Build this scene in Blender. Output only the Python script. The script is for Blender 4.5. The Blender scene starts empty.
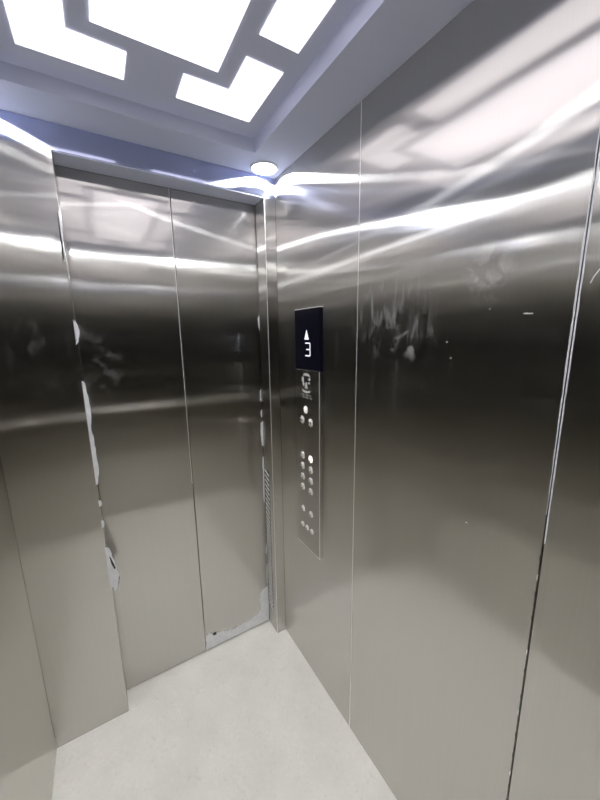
import bpy, bmesh, math, random
from mathutils import Vector, Matrix
random.seed(7)
sc = bpy.context.scene
COL = sc.collection

# ------------------------------------------------------------------ dimensions (metres)
W, DEPTH, H = 1.0, 1.62, 2.176          # cabin width, depth, height
HD = 2.10                                # underside of door header
RD = 0.096                               # door recess depth
PW = 0.051                               # corner post width
JX = -0.754                              # right edge of the wide front panel
DC = -0.4005                             # meeting line of the door leaves
SEAMS = (-0.530, -1.088)                 # joints of the side wall panels

# ------------------------------------------------------------------ materials
def new_mat(name):
    m = bpy.data.materials.new(name); m.use_nodes = True
    nt = m.node_tree; nt.nodes.clear()
    out = nt.nodes.new('ShaderNodeOutputMaterial')
    return m, nt, out

def principled(name, col, rough=.5, metal=0., emit=None, estr=0., coat=0., spec=.5):
    m, nt, out = new_mat(name)
    b = nt.nodes.new('ShaderNodeBsdfPrincipled')
    b.inputs['Base Color'].default_value = (*col, 1)
    b.inputs['Roughness'].default_value = rough
    b.inputs['Metallic'].default_value = metal
    b.inputs['Coat Weight'].default_value = coat
    b.inputs['Specular IOR Level'].default_value = spec
    if emit:
        b.inputs['Emission Color'].default_value = (*emit, 1)
        b.inputs['Emission Strength'].default_value = estr
    nt.links.new(b.outputs[0], out.inputs[0])
    return m

def emitter(name, col, strength):
    m, nt, out = new_mat(name)
    e = nt.nodes.new('ShaderNodeEmission')
    e.inputs[0].default_value = (*col, 1); e.inputs[1].default_value = strength
    nt.links.new(e.outputs[0], out.inputs[0])
    return m

def steel(name, base, sharp=.06, wide=.279, aniso=.925, mix=.42, axis=(.03, .05, 1), wave=.0045, smudges=(), mirror=.25, haze=None):
    """hairline stainless: a polished lobe plus a lobe smeared across the hairlines"""
    m, nt, out = new_mat(name)
    N, L = nt.nodes, nt.links
    geo = N.new('ShaderNodeNewGeometry')
    ax = N.new('ShaderNodeCombineXYZ')
    for i in range(3): ax.inputs[i].default_value = axis[i]
    cr = N.new('ShaderNodeVectorMath'); cr.operation = 'CROSS_PRODUCT'
    L.new(geo.outputs['True Normal'], cr.inputs[0]); L.new(ax.outputs[0], cr.inputs[1])
    # slight waviness of the sheet
    mp = N.new('ShaderNodeMapping'); mp.inputs['Scale'].default_value = (1, 1, .8)
    L.new(geo.outputs['Position'], mp.inputs[0])
    no = N.new('ShaderNodeTexNoise'); no.inputs['Scale'].default_value = 2.2; no.inputs['Detail'].default_value = 1.5
    L.new(mp.outputs[0], no.inputs['Vector'])
    bp = N.new('ShaderNodeBump'); bp.inputs['Strength'].default_value = 1; bp.inputs['Distance'].default_value = wave * .25
    L.new(no.outputs[0], bp.inputs['Height'])
    # faint horizontal rolling ripples
    mp2 = N.new('ShaderNodeMapping'); mp2.inputs['Scale'].default_value = tuple(16 if abs(a) > .5 else .7 for a in axis)
    L.new(geo.outputs['Position'], mp2.inputs[0])
    no2 = N.new('ShaderNodeTexNoise'); no2.inputs['Scale'].default_value = 1.; no2.inputs['Detail'].default_value = 2
    L.new(mp2.outputs[0], no2.inputs['Vector'])
    bp2 = N.new('ShaderNodeBump'); bp2.inputs['Strength'].default_value = 1; bp2.inputs['Distance'].default_value = wave * .03
    L.new(no2.outputs[0], bp2.inputs['Height']); L.new(bp.outputs[0], bp2.inputs['Normal']); bp = bp2
    # hairlines: fine streaks that vary the tone a little
    hp = N.new('ShaderNodeMapping')
    hp.inputs['Scale'].default_value = tuple(1.5 if abs(a) > .5 else 420 for a in axis)
    L.new(geo.outputs['Position'], hp.inputs[0])
    hn = N.new('ShaderNodeTexNoise'); hn.inputs['Scale'].default_value = 1.; hn.inputs['Detail'].default_value = 2
    L.new(hp.outputs[0], hn.inputs['Vector'])
    rmp = N.new('ShaderNodeValToRGB')
    rmp.color_ramp.elements[0].position = .3; rmp.color_ramp.elements[1].position = .7
    rmp.color_ramp.elements[0].color = (*[c * .98 for c in base], 1)
    rmp.color_ramp.elements[1].color = (*[min(1, c * 1.02) for c in base], 1)
    L.new(hn.outputs[0], rmp.inputs[0])
    def lobe(r, an):
        b = N.new('ShaderNodeBsdfAnisotropic')
        L.new(rmp.outputs[0], b.inputs['Color'])
        b.inputs['Roughness'].default_value = r
        b.inputs['Anisotropy'].default_value = an
        L.new(cr.outputs[0], b.inputs['Tangent']); L.new(bp.outputs[0], b.inputs['Normal'])
        return b
    # a faint mirror lobe, a mid lobe and a wide one; the last two spread sideways, across the hairlines
    a, b, d = lobe(sharp, 0), lobe(.138, -.77), lobe(wide, -aniso)
    m1 = N.new('ShaderNodeMixShader'); m1.inputs[0].default_value = 1 - mirror
    L.new(b.outputs[0], m1.inputs[2]); L.new(a.outputs[0], m1.inputs[1])
    mx = N.new('ShaderNodeMixShader'); mx.inputs[0].default_value = mix
    L.new(m1.outputs[0], mx.inputs[1]); L.new(d.outputs[0], mx.inputs[2])
    if haze:
        dp = N.new('ShaderNodeBsdfDiffuse'); dp.inputs[0].default_value = (*haze[:3], 1)
        m9 = N.new('ShaderNodeMixShader'); m9.inputs[0].default_value = haze[3]
        L.new(mx.outputs[0], m9.inputs[1]); L.new(dp.outputs[0], m9.inputs[2]); mx = m9
    last = mx
    for (c, r, scale, lo, hi, amt) in smudges:      # greasy hand marks and glue residue
        sub = N.new('ShaderNodeVectorMath'); sub.operation = 'SUBTRACT'; sub.inputs[1].default_value = c
        L.new(geo.outputs['Position'], sub.inputs[0])
        dv = N.new('ShaderNodeVectorMath'); dv.operation = 'DIVIDE'; dv.inputs[1].default_value = r
        L.new(sub.outputs[0], dv.inputs[0])
        ln = N.new('ShaderNodeVectorMath'); ln.operation = 'LENGTH'; L.new(dv.outputs[0], ln.inputs[0])
        fall = N.new('ShaderNodeMapRange'); fall.inputs[1].default_value = 1; fall.inputs[2].default_value = .45
        L.new(ln.outputs['Value'], fall.inputs[0])
        sm = N.new('ShaderNodeMapping'); sm.inputs['Scale'].default_value = scale
        L.new(geo.outputs['Position'], sm.inputs[0])
        sn = N.new('ShaderNodeTexNoise'); sn.inputs['Scale'].default_value = 1; sn.inputs['Detail'].default_value = 4
        sn.inputs['Distortion'].default_value = .6
        L.new(sm.outputs[0], sn.inputs['Vector'])
        th = N.new('ShaderNodeMapRange'); th.inputs[1].default_value = lo; th.inputs[2].default_value = hi
        L.new(sn.outputs[0], th.inputs[0])
        mu = N.new('ShaderNodeMath'); mu.operation = 'MULTIPLY'; L.new(fall.outputs[0], mu.inputs[0]); L.new(th.outputs[0], mu.inputs[1])
        m2 = N.new('ShaderNodeMath'); m2.operation = 'MULTIPLY'; m2.inputs[1].default_value = amt; L.new(mu.outputs[0], m2.inputs[0])
        df = N.new('ShaderNodeBsdfDiffuse'); df.inputs[0].default_value = (.75, .74, .72, 1)
        m3 = N.new('ShaderNodeMixShader'); L.new(m2.outputs[0], m3.inputs[0]); L.new(last.outputs[0], m3.inputs[1]); L.new(df.outputs[0], m3.inputs[2])
        last = m3
    L.new(last.outputs[0], out.inputs[0])
    return m

STEEL_COL = (.725, .712, .68)
M = {}
M['wall'] = steel('hairline_steel', STEEL_COL)
M['wall_r'] = steel('hairline_steel_marked', STEEL_COL, smudges=[
    ((0, -.66, 1.60), (1, .17, .11), (1, 55, 11), .50, .66, .34),
    ((0, -.70, 1.52), (1, .16, .06), (1, 24, 30), .54, .66, .30),
    ((0, -.93, 1.66), (1, .06, .07), (1, 30, 30), .48, .62, .34)])
M['front'] = steel('hairline_steel_front', STEEL_COL, smudges=[
    ((-.70, .09, 1.45), (.10, 1, .16), (22, 1, 22), .52, .66, .13),
    ((-.86, 0, 1.50), (.10, 1, .20), (26, 1, 12), .53, .68, .10)])
M['ceil'] = steel('ceiling_steel_blue_glow', (.66, .70, .96), sharp=.12, wide=.4, aniso=.7, mix=.6, axis=(.03, 1, .05), wave=.006, haze=(.76, .81, 1., .8))  # blue tint and diffuse share put the lamps' lens glow into the colour
M['header'] = steel('header_steel_blue_reflection', (.62, .66, .88), axis=(.03, .05, 1), mix=.35, mirror=.7)  # blue tint paints the reflected ceiling into the header colour
M['wall_l'] = steel('polished_left_wall_steel', STEEL_COL, mix=.35, mirror=.6)
M['edge'] = principled('bright_steel_edge', (.72, .71, .69), .22, 1)
M['plate'] = steel('panel_plate_steel', (.60, .585, .56), sharp=.14, wide=.3, aniso=.8, mix=.6, wave=.0)
M['chrome'] = principled('chrome', (.86, .85, .83), .16, 1)
M['satin'] = principled('satin_rail_steel', (.95, .93, .88), .3, .7)
M['cap'] = principled('satin_button_cap', (.96, .95, .91), .3, .15)
M['fin'] = principled('pale_louvre', (.95, .94, .91), .4)
M['joint'] = principled('pale_rim_and_glint', (.86, .85, .83), .35, .35)  # pale tone of the display rim and of painted bevel highlights
M['dark'] = principled('dark_gap', (.02, .02, .02), .7)
M['glass'] = principled('black_display_glass', (.006, .006, .014), .12, 0, coat=.5, spec=.5)
M['segment'] = emitter('display_segments', (.86, .89, 1), .42)
M['white'] = principled('white_plastic', (.85, .84, .8), .35, 0, (1, .97, .9), .15)
M['lit'] = principled('lit_button', (.9, .88, .84), .3, 0, (1, .95, .86), .55)
M['ink'] = principled('dark_marking', (.03, .028, .025), .5)
M['etch'] = principled('etched_marking', (.72, .72, .70), .6, 0)
M['diffuser'] = emitter('acrylic_light_panel', (1, .94, 1), .62)
M['diffuser_dim'] = emitter('acrylic_light_panel_small', (1, .94, .995), .50)
M['led'] = emitter('led_lens', (.95, .96, 1), 58)
M['bezel'] = principled('white_bezel', (.8, .82, .88), .3)

for k in ('segment', 'lit', 'white'): M[k].cycles.emission_sampling = 'NONE'

def film_mat():
    m, nt, out = new_mat('white_protective_film')
    N, L = nt.nodes, nt.links
    tc = N.new('ShaderNodeNewGeometry')
    n = N.new('ShaderNodeTexNoise'); n.inputs['Scale'].default_value = 45; n.inputs['Detail'].default_value = 3
    L.new(tc.outputs['Position'], n.inputs['Vector'])
    r = N.new('ShaderNodeValToRGB')
    r.color_ramp.elements[0].color = (.84, .845, .87, 1); r.color_ramp.elements[1].color = (.93, .935, .955, 1)
    r.color_ramp.elements[0].position = .35; r.color_ramp.elements[1].position = .65
    L.new(n.outputs[0], r.inputs[0])
    b = N.new('ShaderNodeBsdfPrincipled'); b.inputs['Roughness'].default_value = .45
    L.new(r.outputs[0], b.inputs['Base Color']); L.new(b.outputs[0], out.inputs[0])
    return m
M['film'] = film_mat()

def floor_mat():
    m, nt, out = new_mat('cream_speckled_vinyl')
    N, L = nt.nodes, nt.links
    g = N.new('ShaderNodeNewGeometry')
    v = N.new('ShaderNodeTexVoronoi'); v.inputs['Scale'].default_value = 130
    L.new(g.outputs['Position'], v.inputs['Vector'])
    sp = N.new('ShaderNodeSeparateColor'); L.new(v.outputs['Color'], sp.inputs[0])
    c = N.new('ShaderNodeValToRGB')
    e = c.color_ramp.elements
    e[0].position = 0; e[0].color = (.84, .82, .735, 1); e[1].position = .07; e[1].color = (.88, .866, .785, 1)
    e.new(.8).color = (.89, .877, .80, 1); e.new(1).color = (.92, .90, .83, 1)
    L.new(sp.outputs[0], c.inputs[0])
    n = N.new('ShaderNodeTexNoise'); n.inputs['Scale'].default_value = 5; n.inputs['Detail'].default_value = 5
    L.new(g.outputs['Position'], n.inputs['Vector'])
    r = N.new('ShaderNodeMapRange'); r.inputs[1].default_value = .3; r.inputs[2].default_value = .7
    r.inputs[3].default_value = .93; r.inputs[4].default_value = 1.04
    L.new(n.outputs[0], r.inputs[0])
    # scuffs
    n2 = N.new('ShaderNodeTexNoise'); n2.inputs['Scale'].default_value = 16; n2.inputs['Detail'].default_value = 6; n2.inputs['Distortion'].default_value = 1.5
    L.new(g.outputs['Position'], n2.inputs['Vector'])
    r2 = N.new('ShaderNodeMapRange'); r2.inputs[1].default_value = .66; r2.inputs[2].default_value = .74
    r2.inputs[3].default_value = 1; r2.inputs[4].default_value = .93
    L.new(n2.outputs[0], r2.inputs[0])
    mu = N.new('ShaderNodeMath'); mu.operation = 'MULTIPLY'; L.new(r.outputs[0], mu.inputs[0]); L.new(r2.outputs[0], mu.inputs[1])
    mx = N.new('ShaderNodeVectorMath'); mx.operation = 'SCALE'
    L.new(c.outputs[0], mx.inputs[0]); L.new(mu.outputs[0], mx.inputs['Scale'])
    b = N.new('ShaderNodeBsdfPrincipled'); b.inputs['Roughness'].default_value = .5
    b.inputs['Specular IOR Level'].default_value = .25
    L.new(mx.outputs[0], b.inputs['Base Color']); L.new(b.outputs[0], out.inputs[0])
    return m
M['floor'] = floor_mat()

# ------------------------------------------------------------------ mesh helpers
def link(name, bm, mat, parent=None, smooth=False):
    me = bpy.data.meshes.new(name)
    bmesh.ops.recalc_face_normals(bm, faces=bm.faces)
    bm.to_mesh(me); bm.free()
    for k in (mat if isinstance(mat, (list, tuple)) else [mat]): me.materials.append(M[k])
    if smooth:
        for p in me.polygons: p.use_smooth = True
    o = bpy.data.objects.new(name, me); COL.objects.link(o)
    if parent is not None:
        o.parent = parent; o.matrix_parent_inverse = Matrix.Translation(parent.location).inverted()
    return o

def tag(o, label=None, cat=None, group=None, kind=None):
    for k, v in (('label', label), ('category', cat), ('group', group), ('kind', kind)):
        if v: o[k] = v
    return o

def empty(name, loc):
    o = bpy.data.objects.new(name, None); COL.objects.link(o); o.location = loc
    o.empty_display_size = .05
    return o

def box(bm, lo, hi, bevel=0., seg=2):
    vs = [bm.verts.new((x, y, z)) for x in (lo[0], hi[0]) for y in (lo[1], hi[1]) for z in (lo[2], hi[2])]
    fs = [bm.faces.new([vs[i] for i in f]) for f in ((0, 1, 3, 2), (4, 6, 7, 5), (0, 4, 5, 1), (2, 3, 7, 6), (0, 2, 6, 4), (1, 5, 7, 3))]
    if bevel:
        es = list({e for f in fs for e in f.edges})
        bmesh.ops.bevel(bm, geom=es, offset=bevel, segments=seg, profile=.5, affect='EDGES')
    return bm

def boxes(*bs):
    bm = bmesh.new()
    for b in bs: box(bm, *b)
    return bm

def sheet(pts, off, bm=None):
    """extrude a closed outline of 3D points by the vector off"""
    bm = bm or bmesh.new()
    a = [bm.verts.new(p) for p in pts]
    b = [bm.verts.new(Vector(p) + Vector(off)) for p in pts]
    bm.faces.new(a); bm.faces.new(b[::-1])
    n = len(pts)
    for i in range(n): bm.faces.new((a[i], a[(i + 1) % n], b[(i + 1) % n], b[i]))
    return bm

def lathe(profile, centre, axis, seg=28, bm=None):
    """profile: list of (radius, height along axis)"""
    bm = bm or bmesh.new()
    ax = Vector(axis).normalized()
    u = ax.orthogonal().normalized(); v = ax.cross(u)
    c = Vector(centre); rings = []
    for r, h in profile:
        if r < 1e-6: rings.append([bm.verts.new(c + ax * h)])
        else: rings.append([bm.verts.new(c + ax * h + (u * math.cos(t) + v * math.sin(t)) * r) for t in [2 * math.pi * k / seg for k in range(seg)]])
    for A, B in zip(rings, rings[1:]):
        for k in range(seg):
            k2 = (k + 1) % seg
            if len(A) == 1 and len(B) > 1: bm.faces.new((A[0], B[k], B[k2]))
            elif len(B) == 1 and len(A) > 1: bm.faces.new((A[k], A[k2], B[0]))
            elif len(A) > 1: bm.faces.new((A[k], A[k2], B[k2], B[k]))
    for R, flip in ((rings[0], 1), (rings[-1], 0)):
        if len(R) > 1: bm.faces.new(R[::-1] if flip else R)
    return bm

# ------------------------------------------------------------------ floor
fl = link('floor', boxes(((-W - .03, -DEPTH - .03, -.04), (.03, .13, 0))), 'floor')
tag(fl, 'cream speckled vinyl floor of the lift cabin', 'floor', kind='structure')

# ------------------------------------------------------------------ ceiling with recessed tray
TX0, TX1, TY0, TY1 = -W + .149, -.149, -DEPTH + .145, -.143      # tray outline
TH, TB = .034, .012                                              # tray depth, slope run
bm = bmesh.new()
def ring(z, x0, x1, y0, y1): return [bm.verts.new(p) for p in ((x0, y0, z), (x1, y0, z), (x1, y1, z), (x0, y1, z))]
r0 = ring(H, -W - .03, .03, -DEPTH - .03, .03)
r1 = ring(H, TX0, TX1, TY0, TY1)
r2 = ring(H + TH, TX0 + TB, TX1 - TB, TY0 + TB, TY1 - TB)
r3 = ring(H + TH + .03, -W - .03, .03, -DEPTH - .03, .03)
for A, B in ((r0, r1), (r1, r2)):
    for k in range(4): bm.faces.new((A[k], A[(k + 1) % 4], B[(k + 1) % 4], B[k]))
bm.faces.new(r2)
for k in range(4): bm.faces.new((r0[k], r0[(k + 1) % 4], r3[(k + 1) % 4], r3[k]))
bm.faces.new(r3)
ce = link('ceiling', bm, 'ceil')
tag(ce, 'brushed steel ceiling, tinted with blue lens glow, with a raised centre tray', 'ceiling', kind='structure')

# light panels, in tray plane (flush white acrylic)
ZL = H + TH
def at_ceiling(pts):                      # outlines were measured in the plane z=H; carry them to the tray plane
    s = (ZL - 1.5402) / (H - 1.5402); cx, cy = -.697, -1.3415
    return [(cx + (x - cx) * s, cy + (y - cy) * s) for x, y in pts]
def light_panel(pts, label, group=None, mat='diffuser_dim'):
    s = sheet([(x, y, ZL - .003) for x, y in pts], (0, 0, .0029))
    o = link('light_panel', s, mat)
    return tag(o, label, 'ceiling light', group)
XC = -.50
YC = -DEPTH / 2
S = (ZL - 1.5402) / (H - 1.5402)
def tf(x, y): return (-.697 + (x + .697) * S, -1.3415 + (y + 1.3415) * S)
(cx0, cy0), (cx1, _) = tf(-.640, -.435), tf(-.375, -.435)
XC = (cx0 + cx1) / 2
mx_ = lambda p: [(2 * XC - x, y) for x, y in p]
my_ = lambda p: [(x, 2 * YC - y) for x, y in p]
light_panel([(cx0, cy0), (cx1, cy0), (cx1, 2 * YC - cy0), (cx0, 2 * YC - cy0)], 'large white rectangular light panel in the middle of the ceiling', mat='diffuser')
ell = [tf(*p) for p in ((-.445, -.294), (-.445, -.387), (-.331, -.390), (-.331, -.511), (-.235, -.511), (-.235, -.294))]
light_panel(ell, 'small L-shaped white light panel nearest the round downlight by the doors')
light_panel(mx_(ell), 'L-shaped white light panel at the photo\'s left, above the wide front panel')
rct = [tf(*p) for p in ((-.329, -.580), (-.233, -.580))]
rct = [rct[0], rct[1], (rct[1][0], 2 * YC - rct[1][1]), (rct[0][0], 2 * YC - rct[0][1])]
light_panel(rct, 'long narrow white light panel between the centre panel and the right wall')
light_panel(mx_(rct), 'long narrow white light panel between the centre panel and the left wall')
light_panel(my_(ell), 'L-shaped white light panel at the rear right, mirrored in the right wall')
light_panel(my_(mx_(ell)), 'L-shaped white light panel at the rear left of the ceiling, behind the viewer')

# ------------------------------------------------------------------ downlights in the ceiling corners
def downlight(x, y, label):
    t = empty('downlight', (x, y, H))
    tag(t, label, 'downlight', 'round downlights in the ceiling border')
    link('bezel', lathe([(.047, -.004), (.049, -.006), (.053, -.004), (.055, -.0005), (.047, -.0005)], (x, y, H), (0, 0, 1)), 'bezel', t, True)
    link('lens', lathe([(0, -.010), (.022, -.009), (.038, -.007), (.0465, -.003), (.0465, -.001)], (x, y, H), (0, 0, 1)), 'led', t, True)
downlight(-.076, -.062, 'round glowing downlight in the ceiling corner above the doors and control panel')
downlight(-W + .076, -.062, 'round downlight in the ceiling corner above the wide front panel')
downlight(-.076, -DEPTH + .070, 'round downlight in the rear right ceiling corner')
downlight(-W + .076, -DEPTH + .070, 'round downlight in the rear left ceiling corner')

# ------------------------------------------------------------------ side walls: backing plus three sheets each
G1, G2 = .0012, .0016
def side_wall(name, x_in, sgn, mat, label):
    """x_in: inner face; sgn: +1 when the wall lies on the +x side"""
    a, b = x_in + sgn * .010, x_in + sgn * .030
    o = link(name, boxes(((min(a, b), -DEPTH - .03, 0), (max(a, b), .13, H))), 'dark')
    tag(o, label, 'wall', kind='structure')
    ys = [(0.0 if sgn < 0 else 0.0) + .0, SEAMS[0], SEAMS[1], -DEPTH]
    gaps = [0, G1, G2, 0]
    for ys_, g_ in ((SEAMS[0], G1),):        # pale strip in the narrow joint, painting its bright bevel reflection
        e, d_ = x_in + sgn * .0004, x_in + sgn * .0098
        link('joint_glint', boxes(((min(e, d_), ys_ - g_ - .0002, .002), (max(e, d_), ys_ + g_ + .0002, H))), 'joint', o)
    for k in range(3):
        y1, y0 = ys[k] - gaps[k], ys[k + 1] + gaps[k + 1]
        c, d = x_in, x_in + sgn * .0098
        p = link('wall_panel', boxes(((min(c, d), y0, .0), (max(c, d), y1, H), .0012, 2)), mat, o)
        sheets.setdefault(name, []).append(p)
    return o
sheets = {}
wr = side_wall('wall_right', 0, 1, 'wall_r', 'right wall of three brushed steel sheets carrying the button panel')
wl = side_wall('wall_left', -W, -1, 'wall_l', 'left wall of brushed steel sheets at the photo\'s left edge')
wb = link('wall_back', boxes(((-W - .03, -DEPTH - .03, 0), (.03, -DEPTH - .01, H))), 'dark')
tag(wb, 'brushed steel rear wall seen only mirrored in the doors', 'wall', kind='structure')
for x0, x1 in ((-W, -.667), (-.664, -.336), (-.333, 0)):
    link('wall_panel', boxes(((x0, -DEPTH - .0098, 0), (x1, -DEPTH, H), .0012, 2)), 'wall', wb)

# ------------------------------------------------------------------ front wall, header, corner post, doors
wf = link('wall_front', boxes(((-W, 0, 0), (JX, RD - .008, HD), .0012, 2)), 'front')
tag(wf, 'wide brushed steel front panel left of the doors', 'wall', kind='structure')
hd = link('trim_1', boxes(((-W, 0, HD), (0, RD + .034, H), .001, 2)), 'header')
link('soffit_glow_slab', boxes(((JX + .001, .002, HD - .0025), (-PW - .001, RD - .001, HD + .0005))), 'ceil', hd)  # thin slab added under the header; its blue tint stands for lens glow
tag(hd, 'steel header strip above the doors', 'trim', kind='structure')
po = link('trim_2', boxes(((-PW, 0, 0), (0, RD - .008, HD), .0014, 2)), 'wall')
tag(po, 'narrow steel corner post between doors and button panel', 'trim', kind='structure')

link('edge_glint', boxes(((-PW - .0004, -.0006, .001), (-PW + .0016, .0010, HD - .001))), 'joint', po)  # pale strip added to paint the bright bevel highlight of the post
# slatted strip on the door side of the post: dark inset with slanted bright fins
link('inset', boxes(((-PW - .0012, .0395, .112), (-PW - .0002, .0845, .892))), 'dark', po)
bm = bmesh.new()
for k in range(31):
    z = .125 + k * .0252
    sheet([(-PW - .0014, .040, z - .0150), (-PW - .0014, .040, z - .0045), (-PW - .0014, .084, z + .0145), (-PW - .0014, .084, z + .004)], (-.0012, 0, 0), bm)
link('louvre', bm, 'fin', po)

def door(name, x0, x1, label):
    o = link(name, boxes(((x0, RD, .004), (x1, RD + .03, HD - .003), .0012, 2)), 'front')
    return tag(o, label, 'door', kind='structure')
dl = door('door_1', JX - .03, DC - .0016, 'left brushed steel sliding door leaf beside the wide front panel')
dr = door('door_2', DC + .0016, -PW + .03, 'right brushed steel sliding door leaf with torn film at its foot')
link('edge_glint', boxes(((DC - .0036, RD - .0006, .9), (DC - .0014, RD + .004, HD - .004))), 'joint', dl)  # pale upper strip stands in for light caught on the door bevel
# dark shaft behind the gap
bk = link('trim_3', boxes(((-W, RD + .031, 0), (0, RD + .034, HD))), 'dark')
tag(bk, 'dark gap seen between the two door leaves', 'trim', kind='structure')

# ------------------------------------------------------------------ torn protective film
def film(parent, pts2, plane, mat='film', thick=.0006, label=None, name='film_remnant'):
    """pts2: (u,z) on plane ('y',val) with u=x or ('x',val) with u=y"""
    ax, val = plane
    if ax == 'y': pts = [(u, val, z) for u, z in pts2]; off = (0, -thick, 0)
    else: pts = [(val, u, z) for u, z in pts2]; off = (-thick, 0, 0)
    bm = sheet(pts, off)
    o = link(name, bm, mat, parent)
    if label: o['label'] = label
    return o
def rag(pts, amp, n=5):
    out = []
    for i, (a, b) in enumerate(zip(pts, pts[1:])):
        for k in range(n):
            t = k / n
            j = amp * (random.random() - .5) * (0 if k == 0 else 1)
            out.append((a[0] + (b[0] - a[0]) * t + j, a[1] + (b[1] - a[1]) * t + j * .6))
    out.append(pts[-1])
    return out

YD = RD - .0001
foot = [(-.3985, .008), (-.3935, .0888), (-.3806, .0963), (-.3537, .0845), (-.3209, .0755), (-.29, .0648), (-.2528, .0598), (-.2146, .0578), (-.1752, .0618), (-.1464, .0686), (-.1171, .0755), (-.0986, .0976), (-.1003, .1296), (-.102, .1613), (-.0978, .1932), (-.0827, .2077), (-.0616, .2196)]
foot = rag(foot, .006, 4) + [(-.052, .222), (-.052, .008)]
f0 = film(dr, foot, ('y', YD), label='torn white protective film along the foot of the door')
for pts in ([(-.3638, .0841), (-.352, .090), (-.3433, .0877), (-.345, .080), (-.3417, .072), (-.357, .0715)],
            [(-.2695, .0506), (-.266, .0506), (-.2465, .0695), (-.2495, .0695)], [(-.252, .049), (-.2495, .049), (-.236, .063), (-.238, .064)]):
    film(f0, pts, ('y', YD - .0008), 'ink', .0003, name='scratch')
EX = -PW + .004
for a in ([(-.0466, 1.6379), (-.0546, 1.6243), (-.0535, 1.5885), (-.0469, 1.5659)], [(-.0513, 1.2944), (-.0563, 1.2852), (-.0572, 1.2365), (-.0522, 1.2286)],
          [(-.0508, 1.1964), (-.0565, 1.1872), (-.0559, 1.1622), (-.051, 1.1516)],
          [(-.0478, 1.1361), (-.0587, 1.1275), (-.0621, 1.0925), (-.0594, 1.0514), (-.0571, 1.015), (-.0472, 1.0083)],
          [(-.0491, .9566), (-.0559, .9473), (-.0577, .8415), (-.0583, .7221), (-.0528, .7041)],
          [(-.0491, .47), (-.0559, .46), (-.057, .42), (-.0528, .41)], [(-.0491, .36), (-.0565, .34), (-.0575, .25), (-.0528, .22)]):
    film(dr, rag([(x - .0012, z) for x, z in a], .0025, 5), ('y', YD))
jamb = ([(-.7566, 1.9335), (-.7494, 1.9262), (-.7485, 1.8918), (-.7526, 1.8475), (-.7539, 1.794), (-.7599, 1.7814)],
        [(-.7551, 1.6052), (-.748, 1.5957), (-.7413, 1.5698), (-.7472, 1.5305), (-.7568, 1.5209)],
        [(-.7525, 1.3996), (-.7461, 1.3922), (-.7422, 1.3501), (-.7402, 1.2896), (-.7459, 1.2254), (-.7414, 1.199), (-.7415, 1.1432), (-.7398, 1.0745), (-.7486, 1.0226), (-.7581, 1.0211)],
        [(-.7477, .9595), (-.7439, .9504), (-.7452, .9388), (-.7487, .9359)], [(-.7484, .8793), (-.7458, .8744), (-.7469, .8544), (-.7496, .8511)],
        [(-.7491, .7679), (-.7436, .7574), (-.7363, .7163), (-.7301, .6792), (-.7233, .6458), (-.7247, .6154), (-.7348, .5843), (-.7443, .5753), (-.7491, .5952)])
for k, a in enumerate(jamb):
    if k < 5: a = [(x - .0035, z) for x, z in a]
    b = rag(a, .003, 4)
    b += [(JX - .004, b[-1][1]), (JX - .004, b[0][1])]
    f1 = film(wf, b, ('y', -.0002), label='white film scrap hanging from the panel edge' if k == 5 else None)
    if k == 5:
        film(f1, [(-.7482, .7295), (-.7427, .7188), (-.7357, .6902), (-.731, .6709), (-.7363, .6687), (-.7438, .6934)], ('y', -.0010), 'ink', .0003, name='glue_stain')
        film(f1, rag([(-.7245, .640), (-.7225, .625), (-.7265, .606), (-.731, .598), (-.728, .612)], .003, 3), ('y', -.0010), 'ink', .0003, name='glue_stain')
# film left in the joint between the near sheets of the right wall
sp = sheets['wall_right'][1]
e0 = SEAMS[1] + G2
strip = [(e0 + .0014 + .0008 * math.sin(z * 9), z) for z in [1.90 - .05 * i for i in range(15)]]
strip = rag(strip, .0014, 3)
film(sp, strip + [(e0 - .0005, strip[-1][1]), (e0 - .0005, strip[0][1])], ('x', -.0002), thick=.0004)
e1 = SEAMS[1] - G2
sq = sheets['wall_right'][2]
strip = rag([(e1 - .0016, z) for z in [1.92 - .06 * i for i in range(14)]], .001, 3)
film(sq, strip + [(e1 + .0005, strip[-1][1]), (e1 + .0005, strip[0][1])], ('x', -.0002), thick=.0004)
tw = [(-1.1017, 1.619), (-1.1045, 1.6278), (-1.1087, 1.6348), (-1.1118, 1.6403)]
film(sq, tw + [(y - .0015, z - .001) for y, z in tw[::-1]], ('x', -.0003), thick=.0004)
for k in range(14):                      # crumbs of glue along the lower joint
    z = .40 + k * .055 + random.uniform(-.02, .02)
    film(sp, [(e0 + .0012, z), (e0 + .0009, z + .007), (e0 - .0005, z + .010), (e0 - .0005, z - .007)], ('x', -.0002), 'ink' if k % 3 else 'film', .0004, name='glue_crumb')
for y, z, w_ in ((-.9328, 1.1047, .0022), (-1.0108, 1.5765, .004), (-1.0193, 1.576, .004), (-.8479, 1.5223, .0022), (-.8612, 1.4859, .0018), (-.9416, 1.5898, .0016)):  # paint flecks, plus two dashes painting LED reflections
    film(sp, [(y - w_, z - .0012), (y + w_, z - .0012), (y + w_, z + .0012), (y - w_, z + .0012)], ('x', -.0002), 'film', .0004, name='fleck_and_glint')

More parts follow.
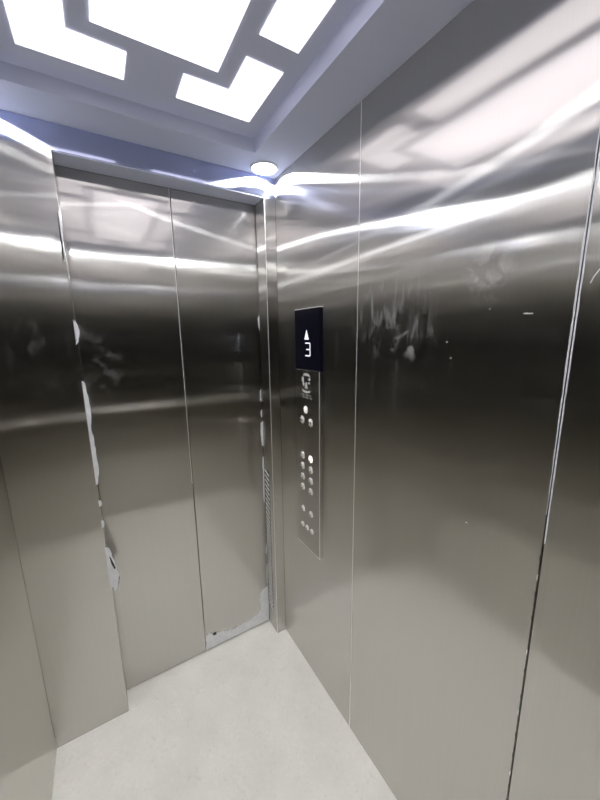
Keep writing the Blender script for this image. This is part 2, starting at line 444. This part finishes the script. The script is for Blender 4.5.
# ------------------------------------------------------------------ control panel on the right wall
CY0, CY1, CZ0, CZ1, CT = -.3465, -.1755, .643, 1.643, .017
ZS = 1.411
cp = empty('control_panel', (0, (CY0 + CY1) / 2, CZ0))
tag(cp, 'tall steel lift control panel with black floor display on the right wall', 'control panel')
link('body', boxes(((-CT + .0032, CY0 + .0012, CZ0 + .0012), (-.0002, CY1 - .0012, CZ1 - .0015))), 'plate', cp)
link('faceplate', boxes(((-CT, CY0, CZ0), (-CT + .003, CY1, ZS - .0008), .0008, 2)), 'plate', cp)
ds = link('display_screen', boxes(((-CT - .0003, CY0, ZS), (-.0003, CY1, CZ1 - .0030), .001, 2)), 'glass', cp)
ds['label'] = 'black glass floor display showing an up arrow over 3'
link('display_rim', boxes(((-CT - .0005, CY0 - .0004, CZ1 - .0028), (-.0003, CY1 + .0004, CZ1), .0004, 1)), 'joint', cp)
XF = -CT
link('edge_glint', boxes(((-CT - .0004, CY0 - .0003, CZ0), (-CT + .0012, CY0 + .0018, ZS - .001)), ((-CT - .0004, CY0, CZ0 - .0003), (-CT + .0012, CY1, CZ0 + .0014))), 'joint', cp)  # added pale strips paint the glints along the faceplate edges
def mark(pts, name, mat, parent, x=None, t=.0004):
    x = XF - .0001 if x is None else x
    return link(name, sheet([(x, y, z) for y, z in pts], (-t, 0, 0)), mat, parent)
XD = XF - .0004
mark([(-.2621, 1.5645), (-.2465, 1.5265), (-.2777, 1.5265)], 'arrow', 'segment', ds, XD)
# seven-segment 3
dy0, dy1, dz0, dz1, dw = -.2880, -.2520, 1.464, 1.516, .0046
bm = bmesh.new()
zm = (dz0 + dz1) / 2
def seg(y0, y1, z0, z1): sheet([(XD, y0, z0), (XD, y1, z0), (XD, y1, z1), (XD, y0, z1)], (-.0004, 0, 0), bm)
c = .004
sheet([(XD, dy1, dz1), (XD, dy0 + c, dz1), (XD, dy0, dz1 - c), (XD, dy0, zm + .003), (XD, dy0 + .003, zm), (XD, dy0, zm - .003), (XD, dy0, dz0 + c), (XD, dy0 + c, dz0), (XD, dy1, dz0),
       (XD, dy1, dz0 + dw), (XD, dy0 + dw + .002, dz0 + dw), (XD, dy0 + dw, dz0 + dw + .002), (XD, dy0 + dw, zm - dw / 2), (XD, dy1 - .008, zm - dw / 2), (XD, dy1 - .008, zm + dw / 2), (XD, dy0 + dw, zm + dw / 2),
       (XD, dy0 + dw, dz1 - dw - .002), (XD, dy0 + dw + .002, dz1 - dw), (XD, dy1, dz1 - dw)], (-.0004, 0, 0), bm)
link('floor_digit', bm, 'segment', ds)
# etched emblem with an illegible line below: soft shapes only
bm = bmesh.new()
def blob(y, z, ry, rz, n=14):
    sheet([(XF - .0001, y + ry * math.cos(2 * math.pi * k / n), z + rz * math.sin(2 * math.pi * k / n)) for k in range(n)], (-.0003, 0, 0), bm)
def poly(p): sheet([(XF - .0001, y, z) for y, z in p], (-.0003, 0, 0), bm)
poly([(-.232, 1.386), (-.238, 1.397), (-.258, 1.399), (-.276, 1.396), (-.286, 1.384), (-.272, 1.387), (-.254, 1.388)])
blob(-.230, 1.372, .009, .012); blob(-.278, 1.376, .009, .005); blob(-.276, 1.361, .006, .004); blob(-.236, 1.355, .007, .008)
poly([(-.250, 1.362), (-.262, 1.362), (-.266, 1.338), (-.246, 1.338)])
poly([(-.222, 1.336), (-.235, 1.331), (-.260, 1.328), (-.286, 1.332), (-.280, 1.324), (-.255, 1.320), (-.232, 1.323)])
em = link('emblem', bm, 'etch', cp)
bm = bmesh.new()
for row, z in enumerate((1.312, 1.302)):
    for k in range(9):
        y = -.212 - k * .0098
        if (k + row * 2) % 5 == 3: continue
        h = .0022 + .0012 * ((k * 7 + row * 3) % 3)
        poly([(y, z - h / 2), (y - .0058, z - h / 2), (y - .0064, z + h / 2), (y - .0006, z + h / 2)])
link('etched_line', bm, 'etch', cp)

def button(y, z, r, cap, sym, label=None):
    b = link('button', lathe([(r, 0), (r, .0018), (r * .93, .0026), (r * .82, .0026), (r * .80, .0016), (0, .0016)], (XF, y, z), (-1, 0, 0)), 'chrome', cp, True)
    if label: b['label'] = label
    link('cap', lathe([(r * .78, .001), (r * .76, .0030), (r * .5, .0052), (0, .0062)], (XF, y, z), (-1, 0, 0)), cap, b, True)
    x = XF - .0058
    for pts in sym:
        mark([(y + a * r * 1.2, z + c * r * 1.2) for a, c in pts], 'symbol', 'ink', b, x, .0004)
    return b
bar = lambda y0, z0, y1, z1, w=.13: [(y0, z0 - w), (y1, z1 - w), (y1, z1 + w), (y0, z0 + w)]
tri = lambda y, s, d=.32: [(y, d), (y, -d), (y + s * .34, 0)]
S1 = [bar(.10, -.32, -.16, -.22, .20), bar(.22, .22, .0, .10, .1)]
S2 = [bar(.22, .20, .05, .30, .12), bar(-.02, -.30, -.24, -.20, .18)]
R = .0172
button(-.252, 1.253, R, 'white', [], 'plain white round button')
button(-.225, 1.207, R, 'cap', [tri(.10, 1), tri(-.12, -1)], 'round button with a pair of dark outward triangles')
button(-.286, 1.207, R, 'cap', [tri(.42, -1), tri(-.44, 1)], 'round button with a pair of dark inward triangles')
for i, z in enumerate((1.056, 1.010, .963, .917)):
    button(-.2245, z, R, 'cap', S1 if i % 2 else S2)
    button(-.2860, z, R, 'lit' if i == 0 else 'cap', S2 if i % 2 else S1, 'lit white floor button' if i == 0 else None)
button(-.2265, .816, R * .95, 'cap', [bar(.12, -.2, -.1, -.1)])
button(-.2870, .816, R * .95, 'cap', [bar(.05, -.2, -.15, -.1)])
for y in (-.2190, -.2550, -.2910):
    k = link('key_switch', lathe([(.0118, 0), (.0118, .002), (.010, .0040), (.005, .0052), (0, .0056)], (XF, y, .739), (-1, 0, 0)), 'cap', cp, True)
    mark([(y - .0014, .7325), (y + .0014, .7325), (y + .0014, .7415), (y - .0014, .7415)], 'key_slot', 'ink', k, XF - .0052, .0006)

# ------------------------------------------------------------------ handrail on the rear wall (seen mirrored in the doors)
hr = empty('handrail', (-.5, -DEPTH, .9))
tag(hr, 'steel handrail on the rear wall, seen mirrored in the doors as a bright line', 'handrail')
link('rail', lathe([(.012, -.44), (.015, -.437), (.015, .437), (.012, .44)], (-.5, -DEPTH + .065, .955), (1, 0, 0)), 'satin', hr, True)
for x in (-.82, -.5, -.18):
    link('bracket', lathe([(.026, 0), (.026, .006), (.009, .008), (.009, .058)], (x, -DEPTH + .0001, .955), (0, 1, 0), 20), 'chrome', hr, True)

# ------------------------------------------------------------------ world, camera, view
w = bpy.data.worlds.new('world'); sc.world = w; w.use_nodes = True
w.node_tree.nodes['Background'].inputs[0].default_value = (0, 0, 0, 1)

f, ya, pi_, ro = 330.9848, .5399, .1907, -.0133
fw = Vector((math.sin(ya) * math.cos(pi_), math.cos(ya) * math.cos(pi_), -math.sin(pi_)))
rt = Vector((math.cos(ya), -math.sin(ya), 0)); up = rt.cross(fw)
r2 = rt * math.cos(ro) + up * math.sin(ro); u2 = -rt * math.sin(ro) + up * math.cos(ro)
cam = bpy.data.cameras.new('camera'); co = bpy.data.objects.new('camera', cam); COL.objects.link(co)
m = Matrix((r2, u2, -fw)).transposed().to_4x4(); m.translation = (-.697, -1.3415, 1.5402)
co.matrix_world = m
cam.sensor_fit = 'HORIZONTAL'; cam.sensor_width = 36; cam.lens = f / 600 * 36
cam.clip_start = .01
sc.camera = co
c = sc.cycles
c.max_bounces = 24; c.glossy_bounces = 20; c.diffuse_bounces = 6
c.sample_clamp_indirect = 4; c.blur_glossy = .3; c.caustics_reflective = True
sc.view_settings.view_transform = 'Standard'; sc.view_settings.look = 'None'
sc.view_settings.gamma = 1; sc.view_settings.exposure = 1.6
sc.view_settings.use_curve_mapping = False
